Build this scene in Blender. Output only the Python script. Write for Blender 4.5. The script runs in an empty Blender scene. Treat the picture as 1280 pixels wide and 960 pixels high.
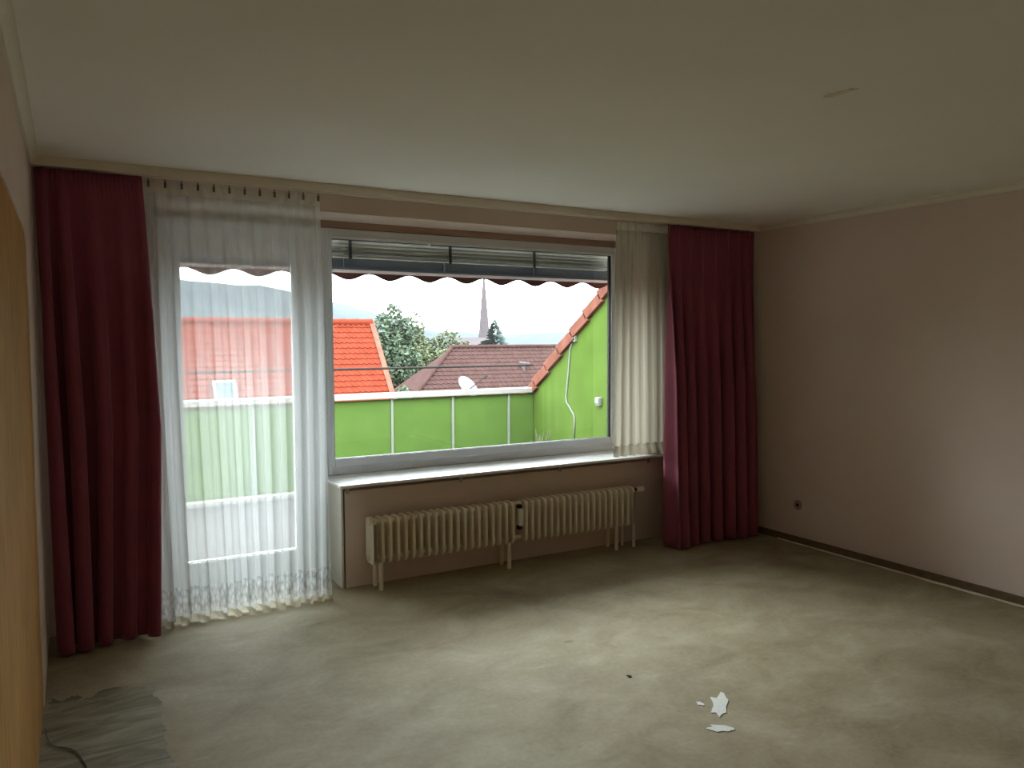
import bpy, bmesh, math, random
from mathutils import Vector, Matrix

# ------------------------------------------------------------------ camera
scene = bpy.context.scene
COL = scene.collection
F_PX, YAW, PITCH, ROLL, ZC = 965.5, math.radians(29.639), math.radians(-3.29), math.radians(-0.227), 1.557
fw = Vector((math.sin(YAW) * math.cos(PITCH), math.cos(YAW) * math.cos(PITCH), math.sin(PITCH)))
r0 = Vector((math.cos(YAW), -math.sin(YAW), 0)); u0 = r0.cross(fw)
rv = math.cos(ROLL) * r0 + math.sin(ROLL) * u0
uv = -math.sin(ROLL) * r0 + math.cos(ROLL) * u0
cam_data = bpy.data.cameras.new('camera')
cam_data.sensor_fit = 'HORIZONTAL'; cam_data.sensor_width = 36.0
cam_data.lens = F_PX / 1280.0 * 36.0
cam_data.clip_start = 0.02; cam_data.clip_end = 4000
cam = bpy.data.objects.new('camera', cam_data); COL.objects.link(cam)
cam.matrix_world = Matrix(((rv.x, uv.x, -fw.x, 0), (rv.y, uv.y, -fw.y, 0), (rv.z, uv.z, -fw.z, ZC), (0, 0, 0, 1)))
scene.camera = cam

# ------------------------------------------------------------------ sky (standard overcast: zenith three times the horizon)
SKY = 12.3
world = bpy.data.worlds.new('overcast_sky'); scene.world = world; world.use_nodes = True
wn, wl = world.node_tree.nodes, world.node_tree.links
wn.clear()
w_out = wn.new('ShaderNodeOutputWorld'); w_bg = wn.new('ShaderNodeBackground')
w_tc = wn.new('ShaderNodeTexCoord'); w_sep = wn.new('ShaderNodeSeparateXYZ')
w_max = wn.new('ShaderNodeMath'); w_max.operation = 'MAXIMUM'; w_max.inputs[1].default_value = 0.0
w_mad = wn.new('ShaderNodeMath'); w_mad.operation = 'MULTIPLY_ADD'
w_mad.inputs[1].default_value = 2.0 * SKY; w_mad.inputs[2].default_value = SKY
wl.new(w_tc.outputs['Generated'], w_sep.inputs[0]); wl.new(w_sep.outputs['Z'], w_max.inputs[0])
wl.new(w_max.outputs[0], w_mad.inputs[0]); wl.new(w_mad.outputs[0], w_bg.inputs['Strength'])
w_bg.inputs['Color'].default_value = (0.88, 0.955, 1.0, 1)
wl.new(w_bg.outputs[0], w_out.inputs[0])

# light portals at the door and the window (they only steer the sky's sampling)
def portal(x0, x1, z0, z1, y):
    l = bpy.data.lights.new('sky_portal', 'AREA'); l.shape = 'RECTANGLE'
    l.size = x1 - x0; l.size_y = z1 - z0; l.cycles.is_portal = True
    o = bpy.data.objects.new('sky_portal', l); COL.objects.link(o)
    o.location = ((x0 + x1) / 2, y, (z0 + z1) / 2); o.rotation_euler = (math.radians(-90), 0, 0)
portal(0.43, 1.44, 0.0, 2.33, 5.12)
portal(1.44, 3.86, 0.64, 2.33, 5.12)

scene.view_settings.view_transform = 'Standard'; scene.view_settings.look = 'None'
scene.view_settings.exposure = 0.0; scene.view_settings.gamma = 1.0
scene.view_settings.use_curve_mapping = False
scene.cycles.max_bounces = 16; scene.cycles.diffuse_bounces = 10
scene.cycles.transparent_max_bounces = 24; scene.cycles.transmission_bounces = 10
scene.cycles.volume_bounces = 1

# ------------------------------------------------------------------ materials
def lin(c):
    r = []
    for v in c:
        v /= 255.0
        r.append(v / 12.92 if v <= 0.04045 else ((v + 0.055) / 1.055) ** 2.4)
    return (*r, 1.0)

class Mat:
    def __init__(s, name):
        s.m = bpy.data.materials.new(name); s.m.use_nodes = True
        s.n, s.l = s.m.node_tree.nodes, s.m.node_tree.links
        s.b = s.n['Principled BSDF']; s.out = s.n['Material Output']
    def node(s, t, **k):
        x = s.n.new(t)
        for a, v in k.items(): setattr(x, a, v)
        return x
    def coord(s, scale=(1, 1, 1), obj=True):
        tc = s.node('ShaderNodeTexCoord'); mp = s.node('ShaderNodeMapping')
        s.l.new(tc.outputs['Object'], mp.inputs[0]); mp.inputs['Scale'].default_value = scale
        return mp.outputs[0]
    def noise(s, vec, scale, detail=4, rough=0.55, dist=0.0):
        n = s.node('ShaderNodeTexNoise'); s.l.new(vec, n.inputs['Vector'])
        n.inputs['Scale'].default_value = scale; n.inputs['Detail'].default_value = detail
        n.inputs['Roughness'].default_value = rough; n.inputs['Distortion'].default_value = dist
        return n.outputs['Fac']
    def ramp(s, fac, stops):
        r = s.node('ShaderNodeValToRGB'); s.l.new(fac, r.inputs[0]); e = r.color_ramp.elements
        while len(e) < len(stops): e.new(0.5)
        for i, (p, c) in enumerate(stops): e[i].position = p; e[i].color = c
        return r.outputs[0]
    def mix(s, fac, a, b, mode='MIX'):
        m = s.node('ShaderNodeMix', data_type='RGBA', blend_type=mode)
        for k, v in ((0, fac), (6, a), (7, b)):
            if isinstance(v, (int, float, tuple)): m.inputs[k].default_value = v
            else: s.l.new(v, m.inputs[k])
        return m.outputs[2]
    def math(s, op, a, b=0.0):
        m = s.node('ShaderNodeMath', operation=op)
        for i, v in enumerate((a, b)):
            if isinstance(v, (int, float)): m.inputs[i].default_value = v
            else: s.l.new(v, m.inputs[i])
        return m.outputs[0]
    def base(s, c):
        if isinstance(c, tuple): s.b.inputs['Base Color'].default_value = c
        else: s.l.new(c, s.b.inputs['Base Color'])
        return s
    def bump(s, h, strength=0.2, dist=0.01):
        b = s.node('ShaderNodeBump'); s.l.new(h, b.inputs['Height'])
        b.inputs['Strength'].default_value = strength; b.inputs['Distance'].default_value = dist
        s.l.new(b.outputs[0], s.b.inputs['Normal'])
    def set(s, rough=0.6, spec=0.4, metal=0.0):
        s.b.inputs['Roughness'].default_value = rough; s.b.inputs['Metallic'].default_value = metal
        s.b.inputs['Specular IOR Level'].default_value = spec
        return s

M = {}
def simple(name, rgb, rough=0.6, spec=0.35, metal=0.0, var=0.08, scale=12.0, bump=0.0):
    m = Mat(name).set(rough, spec, metal); c = lin(rgb)
    v = m.noise(m.coord(), scale)
    lo = tuple(x * (1 - var) for x in c[:3]) + (1,); hi = tuple(min(1, x * (1 + var)) for x in c[:3]) + (1,)
    m.base(m.ramp(v, [(0.3, lo), (0.7, hi)]))
    if bump: m.bump(v, bump, 0.005)
    M[name] = m.m
    return m

simple('ceiling_paint', (240, 237, 229), 0.9, 0.1, var=0.02, scale=1.5)
simple('pink_wall', (213, 194, 180), 0.85, 0.15, var=0.035, scale=2.0, bump=0.05)
simple('white_paint', (222, 218, 206), 0.6, 0.3, var=0.03)
simple('trim_paint', (224, 214, 196), 0.6, 0.3, var=0.03)
simple('reveal_paint', (192, 188, 174), 0.7, 0.2, var=0.03)
simple('brown_strip', (168, 140, 122), 0.7, 0.25, var=0.05)
simple('pvc_white', (226, 230, 234), 0.35, 0.45, var=0.015)
simple('gasket', (22, 22, 24), 0.6, 0.3)
simple('radiator_enamel', (236, 228, 206), 0.42, 0.45, var=0.04)
simple('white_plastic', (236, 232, 222), 0.4, 0.4, var=0.02)
simple('dark_hole', (34, 30, 27), 0.8, 0.2)
simple('steel', (170, 168, 160), 0.4, 0.5, 0.8)
simple('dark_wood', (104, 84, 58), 0.6, 0.3, var=0.2, scale=20)
simple('light_strip', (232, 222, 196), 0.7, 0.2, var=0.1)
simple('white_flake', (225, 225, 218), 0.7, 0.2, var=0.08, scale=60)
simple('ceiling_stain', (222, 212, 190), 0.9, 0.1, var=0.1, scale=30)
simple('black_cable', (26, 25, 24), 0.5, 0.4)
simple('socket_brown', (158, 132, 112), 0.5, 0.3)
simple('hook_grey', (96, 88, 74), 0.6, 0.3)
# outdoors (matt, most albedos darkened to offset the bright sky, hardly any gloss)
def outdoor(name, albedo, var=0.1, scale=5.0):
    albedo = tuple(0.83 * x for x in albedo)
    m = Mat(name).set(0.95, 0.02); v = m.noise(m.coord(), scale)
    m.base(m.ramp(v, [(0.3, tuple(x * (1 - var) for x in albedo) + (1,)), (0.7, tuple(x * (1 + var) for x in albedo) + (1,))]))
    M[name] = m.m
outdoor('green_panel', (0.055, 0.096, 0.0215), 0.08, 6)
outdoor('green_wall', (0.046, 0.077, 0.0135), 0.10, 3)
outdoor('coping_white', (0.19, 0.182, 0.17), 0.05)
outdoor('post_white', (0.14, 0.155, 0.13), 0.03)
outdoor('cable_white', (0.13, 0.14, 0.125), 0.03)
outdoor('bar_grey', (0.022, 0.019, 0.018), 0.1)
outdoor('balcony_floor', (0.048, 0.044, 0.042), 0.08, 8)
outdoor('facade', (0.15, 0.15, 0.14), 0.05)
outdoor('awning_brown', (0.060, 0.022, 0.018), 0.12)
outdoor('awning_bar', (0.65, 0.52, 0.50), 0.05)
outdoor('awning_dark', (0.035, 0.039, 0.043), 0.1)
outdoor('blind_slat', (0.33, 0.31, 0.26), 0.05)
outdoor('orange_tile', (0.092, 0.016, 0.0085), 0.18, 5)
outdoor('brown_tile', (0.029, 0.0155, 0.014), 0.18, 4)
outdoor('verge_tile', (0.100, 0.038, 0.027), 0.25, 6)
outdoor('slate', (0.052, 0.043, 0.046), 0.1, 2)
outdoor('render_cream', (0.30, 0.28, 0.24), 0.08)
outdoor('leaf_green', (0.052, 0.068, 0.045), 0.35, 3)
outdoor('leaf_yellow', (0.068, 0.078, 0.045), 0.3, 3)
outdoor('conifer_green', (0.036, 0.046, 0.042), 0.3, 2)
outdoor('bark', (0.02, 0.016, 0.012), 0.2)
outdoor('ground_grey', (0.24, 0.235, 0.20), 0.2, 0.2)  # unseen ground, kept pale to bounce sky light up to the ceiling
outdoor('hill_haze', (0.034, 0.039, 0.042), 0.1, 0.02)  # distance haze is put into this bluish grey base colour
outdoor('dish_white', (0.09, 0.094, 0.094), 0.04)
outdoor('roof_glass', (0.05, 0.065, 0.075), 0.05)
outdoor('terracotta', (0.06, 0.03, 0.018), 0.1)

# window glass: mostly clear with the glass's own reflection
g = Mat('glass'); g.n.remove(g.b)
tr = g.node('ShaderNodeBsdfTransparent'); gl = g.node('ShaderNodeBsdfGlossy'); gl.inputs['Roughness'].default_value = 0.02
tr.inputs[0].default_value = (0.96, 0.98, 0.97, 1)
fr = g.node('ShaderNodeFresnel'); fr.inputs[0].default_value = 1.45
mx = g.node('ShaderNodeMixShader'); g.l.new(fr.outputs[0], mx.inputs[0]); g.l.new(tr.outputs[0], mx.inputs[1]); g.l.new(gl.outputs[0], mx.inputs[2])
g.l.new(mx.outputs[0], g.out.inputs[0]); M['glass'] = g.m

# floor: bare screed with old adhesive, trowel smears and a grey worn patch by the left wall
m = Mat('screed').set(0.7, 0.18)
v = m.coord(); vs = m.coord((1.0, 1.35, 1.0))
big = m.noise(v, 0.9, 5, 0.6, 0.4); mid = m.noise(vs, 2.4, 7, 0.62, 0.5); fine = m.noise(v, 40, 4, 0.6)
c = m.ramp(big, [(0.25, lin((130, 118, 91))), (0.55, lin((156, 143, 113))), (0.8, lin((172, 160, 131)))])
c = m.mix(0.5, c, m.ramp(mid, [(0.30, lin((112, 97, 70))), (0.48, lin((156, 143, 114))), (0.70, lin((190, 181, 157)))]))
scuff = m.noise(m.coord((0.7, 2.4, 1.0)), 2.6, 6, 0.7, 2.2)
c = m.mix(m.ramp(scuff, [(0.60, (0, 0, 0, 1)), (0.78, (0.5, 0.5, 0.5, 1))]), c, lin((112, 100, 76)))
c = m.mix(m.ramp(scuff, [(0.22, (0.4, 0.4, 0.4, 1)), (0.38, (0, 0, 0, 1))]), c, lin((196, 188, 166)))
c = m.mix(0.12, c, m.ramp(fine, [(0.3, lin((110, 102, 82))), (0.7, lin((200, 190, 170)))]))
geo = m.node('ShaderNodeTexCoord'); sp = m.node('ShaderNodeSeparateXYZ'); m.l.new(geo.outputs['Object'], sp.inputs[0])
pn = m.noise(v, 5.0, 5, 0.6, 0.8)
px = m.math('ADD', sp.outputs['X'], m.math('MULTIPLY', m.math('SUBTRACT', pn, 0.5), 0.12))
py = m.math('ADD', sp.outputs['Y'], m.math('MULTIPLY', m.math('SUBTRACT', pn, 0.5), 0.5))
msk = m.math('MULTIPLY', m.math('LESS_THAN', px, 0.27), m.math('LESS_THAN', py, 3.78))
mpp = m.coord((2.0, 8.0, 1.0)); mpp.node.inputs['Rotation'].default_value = (0, 0, math.radians(-28))
smear = m.noise(mpp, 1.3, 6, 0.6, 1.0)
gp = m.ramp(smear, [(0.32, lin((104, 94, 72))), (0.5, lin((136, 128, 106))), (0.68, lin((168, 162, 144)))])
c = m.mix(msk, c, gp)
spots = m.node('ShaderNodeTexVoronoi'); spots.inputs['Scale'].default_value = 2.3; m.l.new(m.coord((1, 1.7, 1)), spots.inputs['Vector'])
sm = m.ramp(spots.outputs['Distance'], [(0.0, (1, 1, 1, 1)), (0.05, (1, 1, 1, 1)), (0.09, (0, 0, 0, 1))])
c = m.mix(m.math('MULTIPLY', m.math('GREATER_THAN', m.noise(v, 7), 0.52), m.math('MULTIPLY', sm, 0.35)), c, lin((70, 60, 44)))
m.base(c); m.bump(m.math('ADD', mid, m.math('MULTIPLY', fine, 0.3)), 0.25, 0.006); M['screed'] = m.m

# ochre door leaf with fibrous grain
m = Mat('ochre_door').set(0.85, 0.08)
gr = m.noise(m.coord((1, 6, 0.8)), 5, 6, 0.6, 0.6); bl = m.noise(m.coord(), 3, 4)
c = m.ramp(gr, [(0.3, lin((160, 116, 62))), (0.6, lin((186, 142, 82))), (0.8, lin((200, 158, 98)))])
c = m.mix(0.35, c, m.ramp(bl, [(0.3, lin((146, 106, 56))), (0.7, lin((196, 152, 94)))]))
m.base(c); M['ochre_door'] = m.m

# marble sill
m = Mat('marble').set(0.25, 0.5)
c = m.ramp(m.noise(m.coord((1, 2, 1)), 6, 6, 0.6, 2.0), [(0.3, lin((214, 212, 208))), (0.5, lin((240, 239, 236))), (0.75, lin((248, 248, 247)))])
m.base(c); M['marble'] = m.m

# wine red heavy curtain: fine vertical weave, slight sheen
m = Mat('wine_fabric').set(0.75, 0.2)
wv = m.noise(m.coord((90, 90, 3)), 6, 3); bl = m.noise(m.coord(), 4, 3)
c = m.mix(0.4, m.ramp(wv, [(0.3, lin((124, 62, 78))), (0.7, lin((154, 77, 96)))]), m.ramp(bl, [(0.3, lin((128, 64, 80))), (0.7, lin((150, 75, 93)))]))
m.base(c); m.b.inputs['Sheen Weight'].default_value = 0.25; m.b.inputs['Sheen Roughness'].default_value = 0.4
M['wine_fabric'] = m.m

def sheer_mat(name, clear, rgb, lace=None):
    m = Mat(name); m.n.remove(m.b)
    tr = m.node('ShaderNodeBsdfTransparent'); di = m.node('ShaderNodeBsdfDiffuse'); tl = m.node('ShaderNodeBsdfTranslucent')
    di.inputs[0].default_value = lin(rgb); tl.inputs[0].default_value = lin(rgb)
    a = m.node('ShaderNodeMixShader'); a.inputs[0].default_value = 0.45
    m.l.new(di.outputs[0], a.inputs[1]); m.l.new(tl.outputs[0], a.inputs[2])
    b = m.node('ShaderNodeMixShader')
    m.l.new(tr.outputs[0], b.inputs[1]); m.l.new(a.outputs[0], b.inputs[2]); m.l.new(b.outputs[0], m.out.inputs[0])
    thread = m.noise(m.coord((60, 60, 1.2)), 5, 2)
    fac = m.math('ADD', 1.0 - clear, m.math('MULTIPLY', m.math('SUBTRACT', thread, 0.5), 0.22))
    if lace:
        tc = m.node('ShaderNodeTexCoord'); sp = m.node('ShaderNodeSeparateXYZ'); m.l.new(tc.outputs['Object'], sp.inputs[0])
        band = m.math('MULTIPLY', m.math('GREATER_THAN', sp.outputs['Z'], lace[0]), m.math('LESS_THAN', sp.outputs['Z'], lace[1]))
        vo = m.node('ShaderNodeTexVoronoi'); vo.inputs['Scale'].default_value = 62; m.l.new(m.coord((1, 1, 0.4)), vo.inputs['Vector'])
        fac = m.math('ADD', fac, m.math('MULTIPLY', band, m.math('MULTIPLY', m.math('SUBTRACT', 0.40, vo.outputs['Distance']), 0.55)))
    fac = m.math('MINIMUM', m.math('MAXIMUM', fac, 0.05), 0.98)
    m.l.new(fac, b.inputs[0]); M[name] = m.m
sheer_mat('sheer_voile', 0.42, (222, 224, 224), lace=(0.06, 0.20))
sheer_mat('sheer_heading', 0.30, (226, 220, 204))
sheer_mat('sheer_hem', 0.15, (206, 198, 176))
sheer_mat('sheer_dense', 0.30, (184, 177, 160))
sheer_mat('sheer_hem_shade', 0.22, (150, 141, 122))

# ------------------------------------------------------------------ mesh helpers
class MB:
    def __init__(s): s.v = []; s.f = []
    def add(s, vs, fs):
        o = len(s.v); s.v += [tuple(p) for p in vs]; s.f += [tuple(i + o for i in f) for f in fs]; return s
    def box(s, x0, x1, y0, y1, z0, z1):
        vs = [(x, y, z) for z in (z0, z1) for y in (y0, y1) for x in (x0, x1)]
        return s.add(vs, [(0, 2, 3, 1), (4, 5, 7, 6), (0, 1, 5, 4), (2, 6, 7, 3), (0, 4, 6, 2), (1, 3, 7, 5)])
    def prism(s, pts, axis, a, b):
        n = len(pts)
        def P(p, t):
            return {'x': (t, p[0], p[1]), 'y': (p[0], t, p[1]), 'z': (p[0], p[1], t)}[axis]
        vs = [P(p, a) for p in pts] + [P(p, b) for p in pts]
        fs = [tuple(range(n))[::-1], tuple(range(n, 2 * n))] + [(i, (i + 1) % n, n + (i + 1) % n, n + i) for i in range(n)]
        return s.add(vs, fs)
    def tube(s, path, rad, n=10, caps=True):
        path = [Vector(p) for p in path]; k = len(path); vs = []; fs = []
        rads = rad if isinstance(rad, (list, tuple)) else [rad] * k
        up = Vector((0, 0, 1)); prev = None
        for i, p in enumerate(path):
            t = (path[min(i + 1, k - 1)] - path[max(i - 1, 0)]).normalized()
            if prev is None:
                a = t.cross(up) if abs(t.dot(up)) < 0.95 else t.cross(Vector((1, 0, 0)))
            else:
                a = prev - t * prev.dot(t)
            a.normalize(); prev = a; b = t.cross(a)
            for j in range(n):
                th = 2 * math.pi * j / n
                vs.append(p + rads[i] * (math.cos(th) * a + math.sin(th) * b))
        for i in range(k - 1):
            for j in range(n):
                fs.append((i * n + j, i * n + (j + 1) % n, (i + 1) * n + (j + 1) % n, (i + 1) * n + j))
        if caps: fs += [tuple(range(n))[::-1], tuple(range((k - 1) * n, k * n))]
        return s.add(vs, fs)
    def lathe(s, prof, n=16, at=(0, 0, 0)):
        vs = []; fs = []; k = len(prof)
        for (r, z) in prof:
            for j in range(n):
                th = 2 * math.pi * j / n; vs.append((at[0] + r * math.cos(th), at[1] + r * math.sin(th), at[2] + z))
        for i in range(k - 1):
            for j in range(n): fs.append((i * n + j, i * n + (j + 1) % n, (i + 1) * n + (j + 1) % n, (i + 1) * n + j))
        fs += [tuple(range(n))[::-1], tuple(range((k - 1) * n, k * n))]
        return s.add(vs, fs)
    def mesh(s, name, mat, smooth=False, fix=True):
        me = bpy.data.meshes.new(name); me.from_pydata(s.v, [], s.f); me.materials.append(M[mat])
        if fix:
            bm = bmesh.new(); bm.from_mesh(me); bmesh.ops.recalc_face_normals(bm, faces=bm.faces); bm.to_mesh(me); bm.free()
        if smooth: me.polygons.foreach_set('use_smooth', [True] * len(me.polygons))
        me.update(); return me
    def build(s, name, mat, parent=None, bevel=0.0, smooth=False, fix=True, label=None, seg=2):
        o = bpy.data.objects.new(name, s.mesh(name, mat, smooth, fix)); COL.objects.link(o)
        if parent: o.parent = parent; o.matrix_parent_inverse = parent.matrix_basis.inverted()
        if bevel:
            b = o.modifiers.new('bevel', 'BEVEL'); b.width = bevel; b.segments = seg; b.limit_method = 'ANGLE'
        if label: o['label'] = label
        return o

def tag(o, label, cat, group=None, kind=None):
    o['label'] = label; o['category'] = cat
    if group: o['group'] = group
    if kind: o['kind'] = kind
    return o
def thing(name, loc, label, cat, group=None, kind=None):
    o = bpy.data.objects.new(name, None); COL.objects.link(o); o.location = loc; o.empty_display_size = 0.1
    return tag(o, label, cat, group, kind)
def part(name, mesh, parent, loc=None):
    o = bpy.data.objects.new(name, mesh); COL.objects.link(o); o.parent = parent
    o.matrix_parent_inverse = parent.matrix_basis.inverted()
    if loc: o.location = loc
    return o
rnd = random.Random(7)

# ------------------------------------------------------------------ the room
XL, XR, H, YB = -0.15, 4.763, 2.447, -1.6
YW, YO = 4.674, 5.12            # inner and outer face of the window wall
tag(MB().box(XL - 0.2, XR + 0.2, YB - 0.2, YO - 0.03, -0.2, 0).build('floor', 'screed'),
    'bare greenish grey screed floor with smears and stains', 'floor', kind='structure')
tag(MB().box(XL - 0.2, XR + 0.2, YB - 0.2, YO, H, H + 0.2).build('ceiling', 'ceiling_paint'),
    'plain off-white ceiling over the whole room', 'ceiling', kind='structure')
wf = MB()
wf.box(XL - 0.2, 0.43, YW, YO, 0, H); wf.box(1.452, 3.86, YW, 4.76, 0, 0.612); wf.box(1.452, 3.86, 4.76, YO, 0, 0.640); wf.box(3.86, XR + 0.2, YW, YO, 0, H)
wf.box(0.43, 3.86, YW, YO, 2.335, H)
tag(wf.build('wall_far', 'pink_wall'), 'pale pink far wall around the balcony door and window', 'wall', kind='structure')
# left wall with the opening for the ochre door (rounded upper corner)
D0, D1, DT = 1.05, 3.79, 2.012
pts = [(YB, 0), (D0, 0), (D0, DT)]
for i in range(7):
    a = math.pi / 2 * (1 - i / 6); pts.append((D1 - 0.13 + 0.13 * math.cos(a), DT - 0.13 + 0.13 * math.sin(a)))
opening = pts[1:]
pts = pts + [(D1, 0), (YW, 0), (YW, H), (YB, H)]
tag(MB().prism(pts, 'x', XL - 0.2, XL).build('wall_left', 'pink_wall'), 'pale left wall, a thin strip between ochre door and curtain', 'wall', kind='structure')
tag(MB().box(XR, XR + 0.2, YB, YW, 0, H).build('wall_right', 'pink_wall'), 'plain pinkish right wall', 'wall', kind='structure')
tag(MB().box(XL - 0.2, XR + 0.2, YB - 0.2, YB, 0, H).build('wall_near', 'pink_wall'), 'plain pinkish wall behind the viewer', 'wall', kind='structure')
# ochre door
dr = thing('door_1', (XL, (D0 + D1) / 2, 0), 'ochre brown door leaf in the left wall at the frame edge', 'door', kind='structure')
ym = 2.42
leaf_b = [(ym + 0.003, 0.006)] + [(ym + 0.003, DT - 0.004)] + [(min(y, D1 - 0.004), z - 0.004) for y, z in opening[2:]] + [(D1 - 0.004, 0.006)]
MB().prism(leaf_b, 'x', XL - 0.045, XL - 0.004).build('door_leaf', 'ochre_door', dr)
MB().prism([(D0 + 0.004, 0.006), (D0 + 0.004, DT - 0.004), (ym - 0.003, DT - 0.004), (ym - 0.003, 0.006)], 'x', XL - 0.045, XL - 0.004).build('door_leaf', 'ochre_door', dr)

# cove trims along the ceiling edges (right, left, near), skirting on the right wall
def cove(x0, sgn):
    s = 0.045; p = [(0, 0), (0, -s), (0.012, -s)]
    for i in range(1, 7):
        a = math.pi / 2 * i / 7; p.append((0.012 + (s - 0.012) * (1 - math.cos(a)), -s + (s - 0.012) * math.sin(a)))
    p += [(s, -0.012), (s, 0)]
    return [(x0 + sgn * a, H + b) for a, b in p]
tag(MB().prism(cove(XR, -1), 'y', YB, YW).build('trim_1', 'trim_paint'), 'cream cove moulding between right wall and ceiling', 'moulding', kind='structure')
tag(MB().prism(cove(XL, 1), 'y', YB, 4.375).build('trim_2', 'trim_paint'), 'cream cove moulding between left wall and ceiling', 'moulding', kind='structure')
tag(MB().box(XR - 0.016, XR, YB, YW, 0.0, 0.052).build('baseboard_right', 'dark_wood', bevel=0.003), 'low dark wooden skirting along the right wall', 'baseboard', kind='structure')
strip = MB()
n = 60; top = []; bot = []
for i in range(n + 1):
    y = YB + (4.15 - YB) * i / n; w = 0.010 + 0.005 * math.sin(i * 2.3) + 0.004 * math.sin(i * 0.7 + 1)
    wid = 1.5 * w * (1.0 if y < 2.9 else max(0.25, 1.0 - (y - 2.9) * 0.75))
    top.append((XR - 0.018, y)); bot.append((XR - 0.018 - wid - 0.006, y))
strip.prism(bot + top[::-1], 'z', 0.0, 0.006)
tag(strip.build('trim_3', 'light_strip'), 'thin pale ragged edge strip on the floor along the skirting', 'edge strip', kind='structure')
# brown shutter-box strip above the glazing
tag(MB().box(0.43, 3.86, 5.0, 5.1, 2.292, 2.335).build('trim_4', 'brown_strip'), 'brownish shutter box strip above the window frame', 'trim', kind='structure')

tag(MB().box(1.426, 1.441, YW - 0.006, 5.0, 0.0, 0.640).build('trim_5', 'reveal_paint', bevel=0.002), 'white reveal board at the left end of the wall under the sill', 'trim', kind='structure')

# ------------------------------------------------------------------ balcony door and window
def ring(mb, x0, x1, z0, z1, l, r, b, t, y0, y1):
    mb.box(x0, x0 + l, y0, y1, z0, z1); mb.box(x1 - r, x1, y0, y1, z0, z1)
    mb.box(x0 + l, x1 - r, y0, y1, z0, z0 + b); mb.box(x0 + l, x1 - r, y0, y1, z1 - t, z1); return mb
d2 = thing('door_2', (0.94, 5.0, 0), 'white framed glazed balcony door behind the left sheer curtain', 'door', kind='structure')
ring(MB(), 0.435, 1.455, 0.005, 2.29, 0.055, 0.055, 0.035, 0.05, 5.015, 5.085).build('frame', 'pvc_white', d2, bevel=0.004)
sa = ring(MB(), 0.488, 1.322, 0.045, 2.232, 0.085, 0.085, 0.155, 0.165, 4.995, 5.06).build('sash', 'pvc_white', d2, bevel=0.006)
ring(MB(), 0.570, 1.240, 0.197, 2.070, 0.006, 0.006, 0.006, 0.006, 5.018, 5.024).build('gasket', 'gasket', sa)
MB().box(1.322, 1.40, 5.02, 5.075, 0.045, 2.235).build('side_post', 'pvc_white', d2, bevel=0.004)
MB().box(0.572, 1.238, 5.024, 5.030, 0.199, 2.068).build('pane', 'glass', d2)
w1 = thing('window_1', (2.65, 5.0, 0.66), 'wide white framed fixed window above the radiator', 'window', kind='structure')
ring(MB(), 1.455, 3.855, 0.661, 2.29, 0.022, 0.055, 0.055, 0.05, 5.012, 5.085).build('frame', 'pvc_white', w1, bevel=0.004)
sw = ring(MB(), 1.474, 3.806, 0.712, 2.244, 0.022, 0.042, 0.056, 0.022, 5.000, 5.06).build('sash', 'pvc_white', w1, bevel=0.005)
ring(MB(), 1.494, 3.766, 0.766, 2.224, 0.005, 0.012, 0.004, 0.006, 5.012, 5.02).build('gasket', 'gasket', sw)
ring(MB(), 1.492, 3.767, 0.765, 2.225, 0.006, 0.008, 0.004, 0.004, 5.032, 5.05).build('outer_seal', 'gasket', sw)
MB().box(1.496, 3.764, 5.024, 5.030, 0.768, 2.222).build('pane', 'glass', w1)
# marble sill with metal brackets
sl = tag(MB().box(1.405, 3.858, 4.615, 5.085, 0.642, 0.660).box(3.858, 4.10, 4.615, 4.672, 0.642, 0.660).build('window_sill', 'marble', bevel=0.003), 'white marble window sill over the radiator', 'window sill')
for bx in (1.47, 2.255, 3.06, 3.88):
    b = MB().box(bx - 0.012, bx + 0.012, 4.635, 4.674, 0.632, 0.642).box(bx - 0.012, bx + 0.012, 4.668, 4.674, 0.596, 0.632)
    b.tube([(bx, 4.668, 0.612), (bx, 4.655, 0.612)], 0.006, 8)
    b.build('bracket', 'steel', sl)

# ------------------------------------------------------------------ radiator: 40 steel columns in two blocks
ra = thing('radiator', (2.6, 4.58, 0), 'long cream column radiator on short legs below the window sill', 'radiator')
PITCH_R, NR, RX0 = 0.0517, 40, 1.588
def column_mesh(end=False):
    mb = MB(); z0, z1 = 0.165, 0.452; y0, y1 = 4.50, 4.645; w = 0.0125 if not end else 0.014
    prof = [(y0, z0 + 0.03), (y0, z1 - 0.035), (y0 + 0.012, z1 - 0.012), (y0 + 0.035, z1), (y1 - 0.035, z1), (y1 - 0.012, z1 - 0.012), (y1, z1 - 0.035),
            (y1, z0 + 0.03), (y1 - 0.012, z0 + 0.008), (y1 - 0.035, z0), (y0 + 0.035, z0), (y0 + 0.012, z0 + 0.008)]
    mb.prism(prof, 'x', -0.0075, 0.0075)                      # pressed column body
    mb.tube([(0, y0 + 0.011, z0 + 0.022), (0, y0 + 0.011, z1 - 0.03), (0, y0 + 0.026, z1 - 0.012)], 0.0115, 8)   # rounded front tube
    for zc in (z0 + 0.03, z1 - 0.03):
        mb.tube([(-PITCH_R / 2, (y0 + y1) / 2, zc), (PITCH_R / 2, (y0 + y1) / 2, zc)], 0.016, 8)
    if end: mb.prism(prof, 'x', -0.012, 0.012)
    return mb.mesh('column_end' if end else 'column', 'radiator_enamel')
cm, ce = column_mesh(), column_mesh(True)
for i in range(NR):
    if i == 20: continue            # joint between the two blocks, behind the meter
    part('column', ce if i in (0, NR - 1) else cm, ra, (RX0 + i * PITCH_R, 0, 0))
xj = RX0 + 20 * PITCH_R
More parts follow.
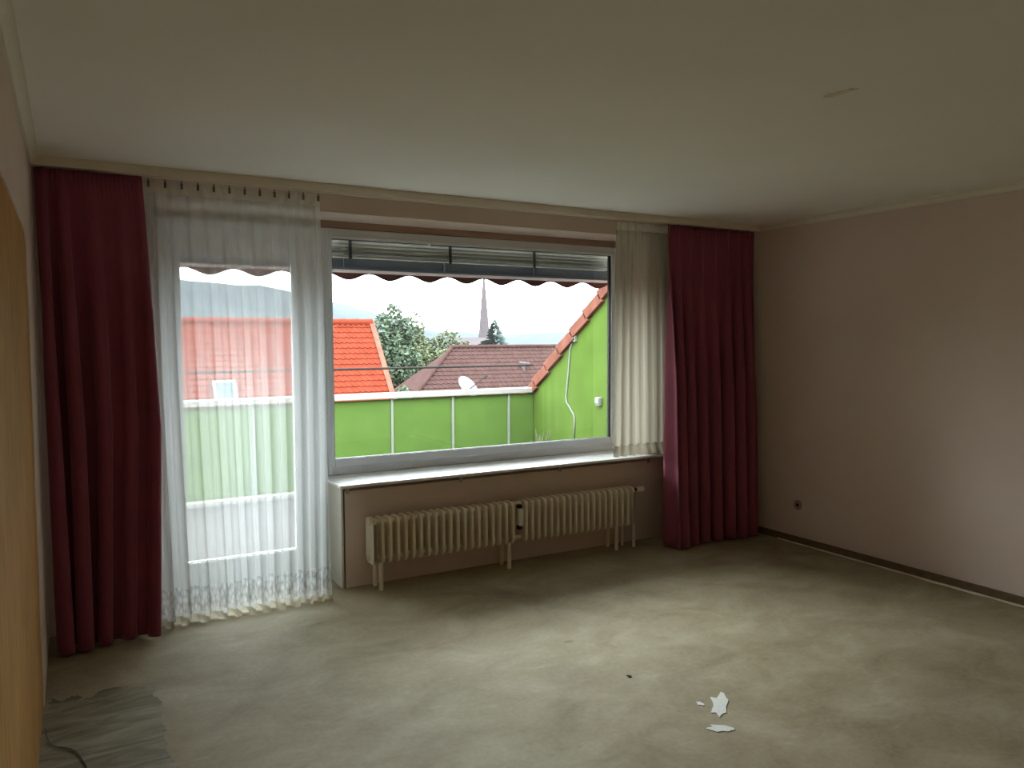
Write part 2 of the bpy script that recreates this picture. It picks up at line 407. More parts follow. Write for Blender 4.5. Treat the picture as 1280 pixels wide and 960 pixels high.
for zz in (0.425, 0.19): MB().tube([(xj - 0.04, 4.572, zz), (xj + 0.04, 4.572, zz)], 0.02, 12).build('coupling', 'radiator_enamel', ra)
am = MB().box(xj - 0.017, xj + 0.017, 4.482, 4.512, 0.290, 0.408).build('heat_meter', 'white_plastic', ra, bevel=0.005, label='white heat meter clipped on')
for za, zb in ((0.408, 0.432), (0.262, 0.290)): MB().box(xj - 0.014, xj + 0.014, 4.500, 4.53, za, zb).build('clip', 'dark_hole', am)
for lx in (1.628, 2.545, 3.455):
    l = MB().tube([(lx, 4.52, 0.0), (lx, 4.52, 0.18)], 0.014, 10).tube([(lx, 4.63, 0.0), (lx, 4.63, 0.18)], 0.014, 10).box(lx - 0.012, lx + 0.012, 4.52, 4.63, 0.155, 0.168)
    l.build('leg', 'radiator_enamel', ra)
MB().tube([(3.625, 4.53, 0.0), (3.625, 4.53, 0.17)], 0.012, 10).tube([(3.57, 4.60, 0.0), (3.57, 4.60, 0.17)], 0.010, 10).build('pipe', 'radiator_enamel', ra)
vx = RX0 + (NR - 1) * PITCH_R
vb = MB().tube([(vx + 0.03, 4.572, 0.42), (vx + 0.075, 4.572, 0.42)], 0.012, 10).tube([(vx + 0.075, 4.572, 0.42), (vx + 0.075, 4.67, 0.42)], 0.010, 10).build('valve', 'dark_hole', ra)
MB().tube([(vx + 0.078, 4.575, 0.42), (vx + 0.09, 4.572, 0.42), (vx + 0.14, 4.572, 0.42), (vx + 0.145, 4.572, 0.42)], [0.014, 0.02, 0.02, 0.012], 14).build('valve_head', 'white_plastic', vb)
MB().tube([(RX0 - 0.006, 4.572, 0.427), (RX0 - 0.022, 4.572, 0.427)], 0.02, 12).build('end_plug', 'radiator_enamel', ra)

# ------------------------------------------------------------------ curtain rail and curtains
rl = thing('curtain_rail', (2.3, 4.46, H), 'long white ceiling curtain rail from wall to wall', 'curtain rail')
MB().box(XL + 0.002, XR - 0.002, 4.385, 4.56, H - 0.018, H).build('rail_board', 'trim_paint', rl)
MB().box(XL + 0.002, XR - 0.002, 4.375, 4.388, H - 0.046, H).build('front_lip', 'trim_paint', rl, bevel=0.003)
for ty in (4.43, 4.52):
    MB().box(XL + 0.004, XR - 0.004, ty - 0.012, ty - 0.004, H - 0.03, H - 0.018).box(XL + 0.004, XR - 0.004, ty + 0.004, ty + 0.012, H - 0.03, H - 0.018).build('track', 'trim_paint', rl)

def smooth(t): t = max(0, min(1, t)); return t * t * (3 - 2 * t)
def lerp(tab, v):
    for (a, x), (b, y) in zip(tab, tab[1:]):
        if v <= b: return x + (y - x) * ((v - a) / (b - a) if b > a else 0)
    return tab[-1][1]
def curtain(xa, xb, ytab, z0, z1, nu, nv, phase, amp, ripple=0.0, zbot=None):
    """xa, xb, ytab: tables over v (0 top .. 1 bottom); phase(u): fold phase; amp(u, v): fold depth."""
    mb = MB()
    for j in range(nv + 1):
        v = j / nv
        for i in range(nu + 1):
            u = i / nu; A = amp(u, v); ph = phase(u, v)
            x = lerp(xa, v) + (lerp(xb, v) - lerp(xa, v)) * u
            s = math.sin(ph); c = math.cos(ph)
            y = lerp(ytab, v) + A * (s + 0.22 * math.sin(2 * ph + 0.7))
            x += -0.35 * A * math.sin(2 * ph) * (0.4 + 0.6 * v)
            if ripple and v < 0.06: y += ripple * math.sin(u * 150) * (1 - v / 0.06)
            zb = z0 + (zbot(u) if zbot else 0)
            mb.v.append((x, y, z1 + (zb - z1) * v))
    w = nu + 1
    mb.f = [(j * w + i, j * w + i + 1, (j + 1) * w + i + 1, (j + 1) * w + i) for j in range(nv) for i in range(nu)]
    return mb
ZT = H - 0.047
# left wine curtain
def ph_l(u, v): return 2 * math.pi * (5.2 * u + 0.35 * math.sin(4.3 * u + 0.5) + 0.10 * math.sin(7 * u + 3 * v)) + 0.6
def am_l(u, v): return (0.010 + 0.045 * smooth(v * 2.2) + 0.022 * v) * (0.65 + 0.35 * math.sin(5 * u + 1.0))
lc = thing('heavy_curtain', (0.1, 4.43, 0), 'wine red floor-length curtain hanging at the left wall', 'curtain', 'wine red curtains')
o = curtain([(0, -0.135), (1, -0.11)], [(0, 0.338), (0.3, 0.378), (0.55, 0.395), (1, 0.345)], [(0, 4.43), (0.5, 4.43), (1, 4.41)], 0.012, ZT, 120, 44, ph_l, am_l, 0.004).build('drape', 'wine_fabric', lc, smooth=True, fix=False)
s = o.modifiers.new('cloth', 'SOLIDIFY'); s.thickness = 0.003
# right wine curtain
def ph_r(u, v): return 2 * math.pi * (8.6 * u + 0.4 * math.sin(3.6 * u + 1.2) + 0.10 * math.sin(6 * u + 2.5 * v)) + 2.2
def am_r(u, v): return (0.010 + 0.045 * smooth(v * 2.0) + 0.035 * v * (1 - 0.5 * u)) * (0.75 + 0.25 * math.sin(7 * u + 2.0))
rc = thing('heavy_curtain', (4.3, 4.40, 0), 'wine red floor-length curtain hanging at the right wall', 'curtain', 'wine red curtains')
o = curtain([(0, 3.84), (0.5, 3.835), (1, 3.80)], [(0, 4.735), (1, 4.715)], [(0, 4.43), (0.4, 4.41), (1, 4.34)], 0.012, ZT, 150, 44, ph_r, am_r, 0.004).build('drape', 'wine_fabric', rc, smooth=True, fix=False)
s = o.modifiers.new('cloth', 'SOLIDIFY'); s.thickness = 0.003
# left sheer in front of the balcony door
NF = 11.5
def ph_s(u, v): return 2 * math.pi * (NF * u + 0.18 * math.sin(5 * u + 2.2 * v) + 0.12 * math.sin(13 * u)) + 0.4
def am_s(u, v): return (0.010 + 0.022 * smooth(v * 3)) * (0.75 + 0.25 * math.sin(9 * u + 2 * v))
ls = thing('sheer_curtain', (0.84, 4.53, 0), 'long white sheer curtain in front of the balcony door', 'curtain', 'white sheer curtains')
sxa, sxb, syt = [(0, 0.34), (1, 0.385)], [(0, 1.285), (0.3, 1.30), (1, 1.31)], [(0, 4.52), (1, 4.52)]
curtain(sxa, sxb, syt, 0.03, ZT - 0.06, 260, 40, ph_s, am_s).build('voile', 'sheer_voile', ls, smooth=True, fix=False)
curtain([(0, 0.34), (1, 0.34)], [(0, 1.285), (1, 1.285)], syt, ZT - 0.065, ZT + 0.005, 260, 4, ph_s, lambda u, v: 0.010 * (0.75 + 0.25 * math.sin(9 * u)), 0.003).build('heading_tape', 'sheer_heading', ls, smooth=True, fix=False)
curtain([(0, 0.385), (1, 0.375)], [(0, 1.31), (1, 1.315)], [(0, 4.521), (1, 4.51)], 0.004, 0.045, 260, 4, ph_s, lambda u, v: 0.032 * (0.75 + 0.25 * math.sin(9 * u + 2)) * (1 + 0.25 * v)).build('hem', 'sheer_hem', ls, smooth=True, fix=False)
hk = MB().box(-0.006, 0.006, -0.004, 0.004, -0.03, 0.0).tube([(0, 0, 0.0), (0, 0.0, 0.014)], 0.003, 6).mesh('hook', 'hook_grey')
for k in range(12):
    x = 0.375 + 0.081 * k if k < 11 else 1.272
    part('hook', hk, ls, (x, 4.503, ZT - 0.005))
# short sheer at the right end of the window
def ph_t(u, v): return 2 * math.pi * (7.5 * u + 0.3 * math.sin(4 * u + 1.5 * v)) + 1.0
def am_t(u, v): return (0.006 + 0.020 * smooth(v * 2.5)) * (0.7 + 0.3 * math.sin(6 * u + 1))
rs = thing('sheer_curtain', (3.66, 4.53, 0.69), 'short white sheer curtain pushed to the right end of the window', 'curtain', 'white sheer curtains')
curtain([(0, 3.445), (1, 3.43)], [(0, 3.965), (1, 3.985)], [(0, 4.52), (1, 4.525)], 0.775, ZT - 0.05, 150, 36, ph_t, am_t).build('voile', 'sheer_dense', rs, smooth=True, fix=False)
curtain([(0, 3.445), (1, 3.445)], [(0, 3.965), (1, 3.965)], [(0, 4.52), (1, 4.52)], ZT - 0.055, ZT + 0.005, 150, 4, ph_t, lambda u, v: 0.006 * (0.7 + 0.3 * math.sin(6 * u + 1)), 0.002).build('heading_tape', 'sheer_heading', rs, smooth=True, fix=False)
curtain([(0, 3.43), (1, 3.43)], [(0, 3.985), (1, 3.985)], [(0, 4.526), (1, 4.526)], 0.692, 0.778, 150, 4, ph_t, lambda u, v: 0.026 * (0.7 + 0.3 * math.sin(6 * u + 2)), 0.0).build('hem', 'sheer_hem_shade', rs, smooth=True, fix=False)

# ------------------------------------------------------------------ small things in the room
so = thing('wall_socket', (XR, 3.98, 0.293), 'small brownish cable outlet low on the right wall', 'socket')
MB().lathe([(0.0, 0), (0.038, 0), (0.036, 0.006), (0.024, 0.008), (0.022, 0.004), (0.0, 0.004)], 18).build('cover', 'socket_brown', so).matrix_basis = Matrix.Rotation(-math.pi / 2, 4, 'Y')
so.children[0].matrix_parent_inverse = Matrix.Identity(4)
so2 = MB().lathe([(0.0, 0.004), (0.012, 0.004), (0.012, 0.0075), (0.0, 0.0075)], 12).build('opening', 'dark_hole', so)
so2.matrix_parent_inverse = Matrix.Identity(4); so2.matrix_basis = Matrix.Rotation(-math.pi / 2, 4, 'Y')

def blob(cx, cy, z0, z1, rx, ry, ang, seed, n=22, jag=0.35):
    r = random.Random(seed); p = []
    for i in range(n):
        t = 2 * math.pi * i / n; k = 1 + jag * (r.random() - 0.5) * 2
        x, y = rx * k * math.cos(t), ry * k * math.sin(t)
        p.append((cx + x * math.cos(ang) - y * math.sin(ang), cy + x * math.sin(ang) + y * math.cos(ang)))
    return MB().prism(p, 'z', z0, z1)
tag(blob(2.36, 2.36, 0, 0.0025, 0.036, 0.10, -0.80, 3, n=16, jag=0.38).build('paint_flake', 'white_flake'), 'larger ragged white paint flake on the bare floor', 'paint flake')
tag(blob(2.205, 2.20, 0, 0.0025, 0.050, 0.024, -0.72, 5, n=14, jag=0.35).build('paint_flake', 'white_flake'), 'flat white paint flake on the floor, nearer than the ragged one', 'paint flake')
tag(blob(2.285, 2.40, 0, 0.002, 0.012, 0.02, 0.2, 8, 12).build('paint_flake', 'white_flake'), 'tiny white paint flake left of the ragged flake', 'paint flake')
tag(blob(2.19, 2.765, 0, 0.004, 0.009, 0.012, 0.2, 9, 10).build('debris_crumb', 'dark_hole'), 'small dark crumb lying on the middle of the floor', 'debris')
tag(blob(2.45, 1.90, H - 0.002, H, 0.02, 0.06, 0.12, 11, 20, 0.3).build('ceiling_patch', 'ceiling_stain'), 'small brownish smear of filler on the ceiling', 'stain')
cb = thing('floor_cable', (-0.06, 3.3, 0), 'thin black cable on the floor beside the ochre door', 'cable')
cp = [(-0.143, 3.56, 0.004), (-0.128, 3.43, 0.004), (-0.10, 3.37, 0.004), (-0.062, 3.335, 0.004), (-0.035, 3.29, 0.004), (-0.014, 3.21, 0.004), (0.0, 3.12, 0.004), (0.0, 2.9, 0.004), (-0.05, 2.6, 0.004)]
fine_p = []
for i in range(len(cp) - 1):
    p0 = Vector(cp[max(i - 1, 0)]); p1 = Vector(cp[i]); p2 = Vector(cp[i + 1]); p3 = Vector(cp[min(i + 2, len(cp) - 1)])
    for k in range(5):
        t = k / 5; fine_p.append(0.5 * ((2 * p1) + (p2 - p0) * t + (2 * p0 - 5 * p1 + 4 * p2 - p3) * t * t + (3 * p1 - p0 - 3 * p2 + p3) * t ** 3))
MB().tube(fine_p, 0.0026, 8).build('cord', 'black_cable', cb, smooth=True)

# ------------------------------------------------------------------ balcony
ZF, YP, XS = -0.05, 7.9, 4.80
tag(MB().box(-2.6, XS, YO - 0.03, 8.0, ZF - 0.15, ZF).build('balcony_floor', 'balcony_floor'), 'pale tiled balcony floor outside the door', 'balcony floor', kind='structure')
pp = thing('balcony_parapet', (1.1, YP, ZF), 'green panelled balcony parapet with white posts and coping', 'parapet')
NPAN = 10; PW = 0.7265; X0 = 4.451
edges = [XS - 0.005] + [X0 - PW * k for k in range(NPAN)]
pm = {}
for a, b in zip(edges, edges[1:]):
    MB().box(b + 0.014, a - (0.014 if a < XS - 0.01 else 0), YP + 0.01, YP + 0.035, ZF + 0.06, 0.915).build('panel', 'green_panel', pp, bevel=0.004)
pmesh = MB().box(-0.012, 0.012, YP - 0.005, YP + 0.04, ZF, 0.93).mesh('post', 'post_white')
for x in edges[1:]: part('post', pmesh, pp, (x, 0, 0))
MB().box(edges[-1], XS - 0.002, YP - 0.03, YP + 0.10, 0.925, 0.985).build('coping', 'coping_white', pp, bevel=0.006)
MB().box(edges[-1], XS - 0.002, YP - 0.01, YP + 0.05, ZF, ZF + 0.045).build('bottom_rail', 'coping_white', pp, bevel=0.004)
hr = thing('safety_rail', (1.1, YP, 0.985), 'thin dark grey safety rail above the green parapet', 'railing')
MB().tube([(edges[-1] + 0.05, YP + 0.03, 1.252), (XS - 0.01, YP + 0.03, 1.252)], 0.013, 10).build('bar', 'bar_grey', hr)
MB().tube([(edges[-1] + 0.06, YP + 0.03, 0.985), (edges[-1] + 0.06, YP + 0.03, 1.252)], 0.011, 8).build('stanchion', 'bar_grey', hr)
# sloping green side wall and the roof on top of it
sw_ = tag(MB().prism([(YO, ZF - 0.15), (8.0, ZF - 0.15), (8.0, 0.86), (6.33, 2.08), (5.3, 2.86), (YO, 2.86)], 'x', XS, XS + 0.2).build('balcony_side_wall', 'green_wall'),
          'lime green sloping side wall of the balcony', 'wall', kind='structure')
rf = thing('side_roof', (5.6, 6.6, 2.0), 'red brown tiled roof edge on the green side wall', 'roof')
sl_v = Vector((0, 8.06 - 5.2, 0.82 - 2.94)); L_v = sl_v.length; sl_n = sl_v.normalized(); up_n = Vector((0, -sl_n.z, sl_n.y))
base = Vector((0, 5.2, 2.94))
def slope_pt(x, t, h): p = base + sl_n * t + up_n * h; return (x, p.y, p.z)
def slope_box(mb, x0, x1, t0, t1, h0, h1, dh=0.0):
    vs = [slope_pt(x, t, h + (dh if t == t1 else 0)) for h in (h0, h1) for t in (t0, t1) for x in (x0, x1)]
    return mb.add(vs, [(0, 2, 3, 1), (4, 5, 7, 6), (0, 1, 5, 4), (2, 6, 7, 3), (0, 4, 6, 2), (1, 3, 7, 5)])
slope_box(MB(), XS + 0.01, 7.5, 0, L_v, -0.045, -0.005).build('deck', 'bark', rf)
NT = 11; tl_ = L_v / NT
for k in range(NT):
    slope_box(MB(), XS - 0.045, XS + 0.20, k * tl_, (k + 1) * tl_ + 0.03, -0.035, 0.085, 0.03).build('verge_tile', 'verge_tile', rf, bevel=0.008)
    for j in range(8):
        slope_box(MB(), XS + 0.21 + j * 0.3, XS + 0.50 + j * 0.3, k * tl_, (k + 1) * tl_ + 0.03, 0.0, 0.03, 0.025).build('tile', 'verge_tile', rf)
wc = thing('wall_cable', (XS, 7.1, 1.5), 'white cable running down the green side wall', 'cable')
MB().tube([(XS - 0.01, 7.06, 1.56), (XS - 0.008, 7.12, 1.44), (XS - 0.008, 7.15, 1.2), (XS - 0.008, 7.20, 0.92), (XS - 0.008, 7.19, 0.86), (XS - 0.008, 7.05, 0.73), (XS - 0.008, 7.03, 0.68), (XS - 0.008, 7.05, 0.40)], 0.010, 8).build('cord', 'cable_white', wc, smooth=True)
MB().box(XS - 0.03, XS, 6.99, 7.06, 1.53, 1.60).build('junction_box', 'cable_white', wc, bevel=0.004)
ol = thing('outdoor_socket', (XS, 6.57, 0.92), 'small white outdoor socket on the green side wall', 'socket')
MB().box(XS - 0.035, XS, 6.53, 6.61, 0.86, 0.95).build('housing', 'cable_white', ol, bevel=0.006)
MB().box(XS - 0.045, XS - 0.035, 6.535, 6.605, 0.885, 0.945).build('flap', 'facade', ol, bevel=0.003)
pl = thing('planter', (4.55, 7.45, ZF), 'clay planter with small green sprigs beside the side wall', 'planter')
MB().lathe([(0.10, 0), (0.15, 0.30), (0.165, 0.30), (0.165, 0.34), (0.14, 0.34), (0.13, 0.28), (0.0, 0.28)], 18, (4.58, 7.42, ZF)).build('pot', 'terracotta', pl)
spg = MB(); r = random.Random(4)
for k in range(16):
    a = r.random() * 6.28; d = 0.11 * r.random(); x, y = 4.58 + d * math.cos(a), 7.42 + d * math.sin(a); h = 0.18 + 0.16 * r.random()
    tip = (x + 0.04 * math.cos(a), y + 0.04 * math.sin(a), ZF + 0.28 + h)
    spg.tube([(x, y, ZF + 0.27), ((x + tip[0]) / 2 - 0.008, y, ZF + 0.28 + h * 0.55), tip], [0.004, 0.010, 0.002], 5)
spg.build('sprig', 'leaf_yellow', pl)

# raised outdoor blind and retracted awning with a scalloped valance
bl = thing('outdoor_blind', (2.65, 5.16, 2.15), 'raised grey outdoor blind slats at the top of the window', 'blind')
sm_ = MB().prism([(5.135, 0.013), (5.140, 0.015), (5.150, 0.004), (5.152, -0.010), (5.147, -0.011), (5.144, 0.003)], 'x', 1.45, 3.84).mesh('slat', 'blind_slat')
for k in range(6): part('slat', sm_, bl, (0, 0, 2.155 + k * 0.0235))
MB().box(1.46, 3.83, 5.13, 5.19, 2.118, 2.138).build('bottom_bar', 'blind_slat', bl)
for x in (1.658, 2.403, 3.115): MB().box(x - 0.010, x + 0.010, 5.116, 5.124, 2.105, 2.30).build('ladder_tape', 'gasket', bl)
aw = thing('awning', (2.0, 5.3, 2.05), 'retracted brown awning with scalloped valance outside the window', 'awning')
ax0, ax1 = -0.3, 4.70
MB().box(ax0, ax1, 5.24, 5.384, 2.058, 2.16).build('case', 'awning_dark', aw, bevel=0.01)
MB().tube([(ax0 + 0.05, 5.30, 2.22), (ax1 - 0.05, 5.30, 2.22)], 0.055, 14).build('fabric_roll', 'awning_brown', aw)
MB().prism([(5.385, 2.040), (5.43, 2.040), (5.44, 2.055), (5.43, 2.072), (5.385, 2.072)], 'x', ax0, ax1).build('front_bar', 'awning_bar', aw)
for x in (1.66, 2.42, 3.19): MB().box(x - 0.015, x + 0.015, 5.22, 5.26, 2.06, 2.40).box(x - 0.015, x + 0.015, 5.12, 5.22, 2.37, 2.40).build('bracket', 'awning_dark', aw)
va = MB(); nx = 400; PER = 0.3125; XD = 0.80
for i in range(nx + 1):
    x = ax0 + (ax1 - ax0) * i / nx; ph = (x - XD) / PER * 2 * math.pi
    zb = 2.010 - 0.022 * math.cos(ph); yy = 5.415 + 0.004 * math.sin(ph * 0.5)
    for dy in (-0.0015, 0.0015): va.v += [(x, yy + dy, 2.066), (x, yy + dy, zb)]
for i in range(nx):
    a = 4 * i; b = a + 4
    va.f += [(a, a + 1, b + 1, b), (a + 2, b + 2, b + 3, a + 3), (a + 1, a + 3, b + 3, b + 1)]
va.build('valance', 'awning_brown', aw)

# ------------------------------------------------------------------ the town beyond
tag(MB().add([(-900, 8.6, -7), (1400, 8.6, -7), (1400, 1500, -7), (-900, 1500, -7)], [(0, 1, 2, 3)]).build('ground', 'ground_grey'), 'pale grey ground of the town below', 'ground', kind='structure')
tag(MB().box(-8, 12, 5.2, 8.0, -7, ZF - 0.2).build('wall_outside', 'facade'), 'lower outside wall of the building under the balcony', 'wall', kind='structure')

def tile_roof(name, mat, parent, ridge_l, ridge_r, down, rows, row_len, col_w, left_shift=0.0, right_shift=0.0, seg=5, amp=0.035, step=0.03):
    """rows of pantiles: ridge from ridge_l to ridge_r, 'down' is the unit vector down the slope"""
    mb = MB(); rl_, rr_ = Vector(ridge_l), Vector(ridge_r); along = (rr_ - rl_).normalized(); dn = Vector(down).normalized(); nrm = along.cross(dn)
    if nrm.z < 0: nrm = -nrm
    for k in range(rows):
        a0 = rl_ + dn * (k * row_len) - along * (left_shift * (k + 0.5) * row_len); a1x = (rr_ - rl_).length + (left_shift + right_shift) * (k + 0.5) * row_len
        nc = max(2, int(a1x / col_w)); o = len(mb.v); n = nc * seg
        for i in range(n + 1):
            s = i / seg; prof = amp * max(0.0, math.sin(2 * math.pi * s)) - amp * 0.3 * max(0.0, -math.sin(2 * math.pi * s))
            p = a0 + along * (a1x * i / n)
            mb.v += [tuple(p + nrm * (prof * 0.8)), tuple(p + dn * (row_len * 1.06) + nrm * (prof + step)), tuple(p + dn * (row_len * 1.06) + nrm * (prof + step - 0.03))]
        for i in range(n):
            b = o + 3 * i; mb.f += [(b, b + 1, b + 4, b + 3), (b + 1, b + 2, b + 5, b + 4)]
    ob = mb.build(name, mat, parent, fix=False); ob['kind'] = 'stuff'; return ob

# orange roofed house
oh = thing('house', (1.0, 22, -7), 'house with bright orange tiled roof beyond the balcony', 'house')
oxl, oxr = -8.0, 7.75
MB().prism([(19.6, -7), (24.4, -7), (24.4, -1.0), (22, 1.97), (19.6, -1.0)], 'x', oxl + 0.15, oxr - 0.15).build('wall', 'render_cream', oh)
dno = Vector((0, -1.695, -2.106)).normalized(); dn2 = Vector((0, 1.695, -2.106)).normalized()
tile_roof('roof_tiles', 'orange_tile', oh, (oxl, 22, 2.08), (oxr, 22, 2.08), dno, 24, 0.192, 0.16, amp=0.03, step=0.022)
tile_roof('rear_roof_tiles', 'orange_tile', oh, (oxl, 22, 2.08), (oxr, 22, 2.08), dn2, 14, 0.33, 0.44, seg=4)
rt = MB().tube([(0, 22, 2.07), (0.42, 22, 2.08)], [0.10, 0.115], 10).mesh('ridge_tile', 'orange_tile')
for k in range(int((oxr - oxl) / 0.4)): part('ridge_tile', rt, oh, (oxr - 0.42 - 0.4 * k, 0, 0))
vb_ = MB()
for d_ in (dno, dn2):
    a = Vector((oxr, 22, 2.10)); b = a + d_ * 4.6
    nrm = Vector((1, 0, 0)).cross(d_); nrm = nrm if nrm.z > 0 else -nrm
    vs = [tuple(p + Vector((x, 0, 0)) + nrm * h) for p in (a, b) for x in (-0.10, 0.05) for h in (-0.10, 0.05)]
    vb_.add(vs, [(0, 1, 3, 2), (4, 6, 7, 5), (0, 4, 5, 1), (2, 3, 7, 6), (0, 2, 6, 4), (1, 5, 7, 3)])
vb_.build('verge_board', 'verge_tile', oh)
sk = MB(); c0 = Vector((3.05, 22, 2.08)) + dno * 2.05; nn = Vector((1, 0, 0)).cross(dno); nn = nn if nn.z > 0 else -nn
vs = [tuple(c0 + Vector((x, 0, 0)) + dno * t + nn * h) for h in (0.0, 0.12) for t in (0, 0.62) for x in (0, 0.55)]
skl = sk.add(vs, [(0, 2, 3, 1), (4, 5, 7, 6), (0, 1, 5, 4), (2, 6, 7, 3), (0, 4, 6, 2), (1, 3, 7, 5)]).build('skylight', 'coping_white', oh)
vs = [tuple(c0 + Vector((x, 0, 0)) + dno * t + nn * h) for h in (0.12, 0.13) for t in (0.07, 0.55) for x in (0.07, 0.48)]
MB().add(vs, [(0, 2, 3, 1), (4, 5, 7, 6), (0, 1, 5, 4), (2, 6, 7, 3), (0, 4, 6, 2), (1, 3, 7, 5)]).build('pane', 'roof_glass', skl)

# brown roofed house (hipped)
bh = thing('house', (19, 28, -7), 'house with dull brown hipped roof behind the parapet', 'house')
brl, brr, bz, by = 14.12, 26.0, 1.22, 30.0
MB().box(10.6, 26, 27.2, 30.5, -7, -1.35).build('wall', 'render_cream', bh)
dnb = Vector((0, -1, -0.84)).normalized(); hs = 1.2 * 0.765
tile_roof('roof_tiles', 'brown_tile', bh, (brl, by, bz), (brr, by, bz), dnb, 16, 0.2475, 0.22, left_shift=hs, seg=5, amp=0.03, step=0.022)
hipm = MB(); a = Vector((brl, by, bz)); b = a + dnb * 3.96 + Vector((-hs * 3.96, 0, 0)); c2 = Vector((b.x, 30.8, b.z)); d2_ = Vector((brr, 30.8, b.z)); e2 = Vector((brr, by, bz))
hipm.add([a, b, c2, d2_, e2], [(0, 2, 1), (0, 4, 3, 2)]).build('rear_roof', 'brown_tile', bh, fix=False)
MB().tube([tuple(a + Vector((0, 0, 0.03))), tuple(b + Vector((0, 0, 0.05)))], 0.09, 8).tube([tuple(a + Vector((0, 0, 0.03))), tuple(e2 + Vector((0, 0, 0.03)))], 0.09, 8).build('ridge_cap', 'brown_tile', bh)
vt = Vector((17.0, 28.9, 0.30))
MB().tube([tuple(vt - Vector((0, 0, 0.3))), tuple(vt + Vector((0, 0, 0.22)))], 0.10, 10).tube([tuple(vt + Vector((-0.2, 0, 0.25))), tuple(vt + Vector((0.3, 0, 0.2)))], 0.07, 8).build('roof_vent', 'slate', bh)

# white dish on the lower part of the brown roof
ds = thing('satellite_dish', (12.92, 26.3, -1.8), 'white tilted dish with a thin arm in front of the brown roof', 'satellite dish')
dm = MB(); nr, na = 6, 20
for side in (0, 1):
    for i in range(nr + 1):
        for j in range(na):
            rr = 0.46 * i / nr; th = 2 * math.pi * j / na; dm.v.append((rr * math.cos(th), rr * math.sin(th), 0.55 * rr * rr - 0.012 * side))
for side in (0, 1):
    o_ = side * (nr + 1) * na
    for i in range(nr):
        for j in range(na): dm.f.append((o_ + i * na + j, o_ + i * na + (j + 1) % na, o_ + (i + 1) * na + (j + 1) % na, o_ + (i + 1) * na + j))
for j in range(na): dm.f.append((nr * na + j, nr * na + (j + 1) % na, (2 * nr + 1) * na + (j + 1) % na, (2 * nr + 1) * na + j))
dd = dm.build('dish', 'dish_white', ds, smooth=True, fix=False)
dd.matrix_parent_inverse = Matrix.Identity(4)
dd.matrix_basis = Matrix.Translation((0, -0.1, 1.55)) @ Matrix.Rotation(math.radians(25), 4, 'Z') @ Matrix.Rotation(math.radians(52), 4, 'X')
arm = MB().tube([(-0.05, -0.25, 1.42), (0.62, -0.5, 1.98)], 0.022, 6).tube([(0.56, -0.48, 1.90), (0.66, -0.52, 2.02)], 0.05, 8).build('feed_arm', 'bar_grey', ds); arm.matrix_parent_inverse = Matrix.Identity(4)
ms = MB().tube([(0, 0.0, -5.2), (0, 0, 1.5)], 0.03, 8).build('mast', 'bar_grey', ds); ms.matrix_parent_inverse = Matrix.Identity(4)

# church behind
ch = thing('church', (74, 148, -7), 'distant church with slate roof and tall pointed spire', 'church')
MB().prism([(141, -7), (147, -7), (147, -1.5), (144, 2.0), (141, -1.5)], 'x', 67.3, 77).build('nave', 'slate', ch)
MB().box(76.4, 80.3, 148.1, 152, -7, -1.2).build('tower', 'render_cream', ch)
sp_ = MB(); cx, cy = 78.4, 150
prof = [(2.3, -1.2), (1.6, 0.4), (1.2, 3.5), (0.85, 7.5), (0.52, 11.5), (0.22, 15.0)]
sp_.lathe(prof, 8, (cx, cy, 0)).build('spire', 'slate', ch)
MB().tube([(cx, cy, 15), (cx, cy, 17)], 0.06, 6).build('cross_rod', 'slate', ch)

# trees
def leaves(clusters, n, size, seed):
    r = random.Random(seed); mb = MB()
    tot = sum(c[3] * c[4] * c[5] for c in clusters)
    for (cx, cy, cz, rx, ry, rz) in clusters:
        for _ in range(max(6, int(n * rx * ry * rz / tot))):
            while True:
                d = Vector((r.uniform(-1, 1), r.uniform(-1, 1), r.uniform(-1, 1)))
                if 0.35 < d.length < 1.0: break
            p = Vector((cx + d.x * rx, cy + d.y * ry, cz + d.z * rz)); s = size * r.uniform(0.6, 1.3)
            a = Vector((r.gauss(0, 1), r.gauss(0, 1), r.gauss(0, 0.6))).normalized(); b = a.cross(Vector((r.gauss(0, 1), r.gauss(0, 1), r.gauss(0, 1)))).normalized()
            c = a.cross(b) * s * 0.15
            mb.add([p - a * s, p + b * s * 0.45 + c, p + a * s, p - b * s * 0.45 + c], [(0, 1, 2), (0, 2, 3)])
    return mb
def crown(cx, cy, cz, rx, ry, rz, k, seed):
    r = random.Random(seed); out = [(cx, cy, cz, rx * 0.7, ry * 0.7, rz * 0.7)]
    for _ in range(k):
        th = r.uniform(0, 6.28); ph = r.uniform(-0.9, 1.3); s = r.uniform(0.25, 0.42)
        out.append((cx + 0.72 * rx * math.cos(th) * math.cos(ph), cy + 0.72 * ry * math.sin(th) * math.cos(ph), cz + 0.72 * rz * math.sin(ph), rx * s, ry * s, rz * s))
    return out
def tree(loc, clusters, n, size, mat, seed, label, trunk_h, branches):
    t = thing('tree', loc, label, 'tree', 'trees beyond the balcony')
    leaves(clusters, n, size, seed).build('foliage', mat, t, fix=False)
    mb = MB().tube([loc, (loc[0] + 0.1, loc[1], loc[2] + trunk_h * 0.5), (loc[0], loc[1] + 0.1, loc[2] + trunk_h)], [0.22, 0.17, 0.06], 8)
    for (x, y, z) in branches: mb.tube([(loc[0], loc[1], loc[2] + trunk_h * 0.55), (x, y, z)], [0.09, 0.02], 6)
    mb.build('trunk', 'bark', t)
    return t
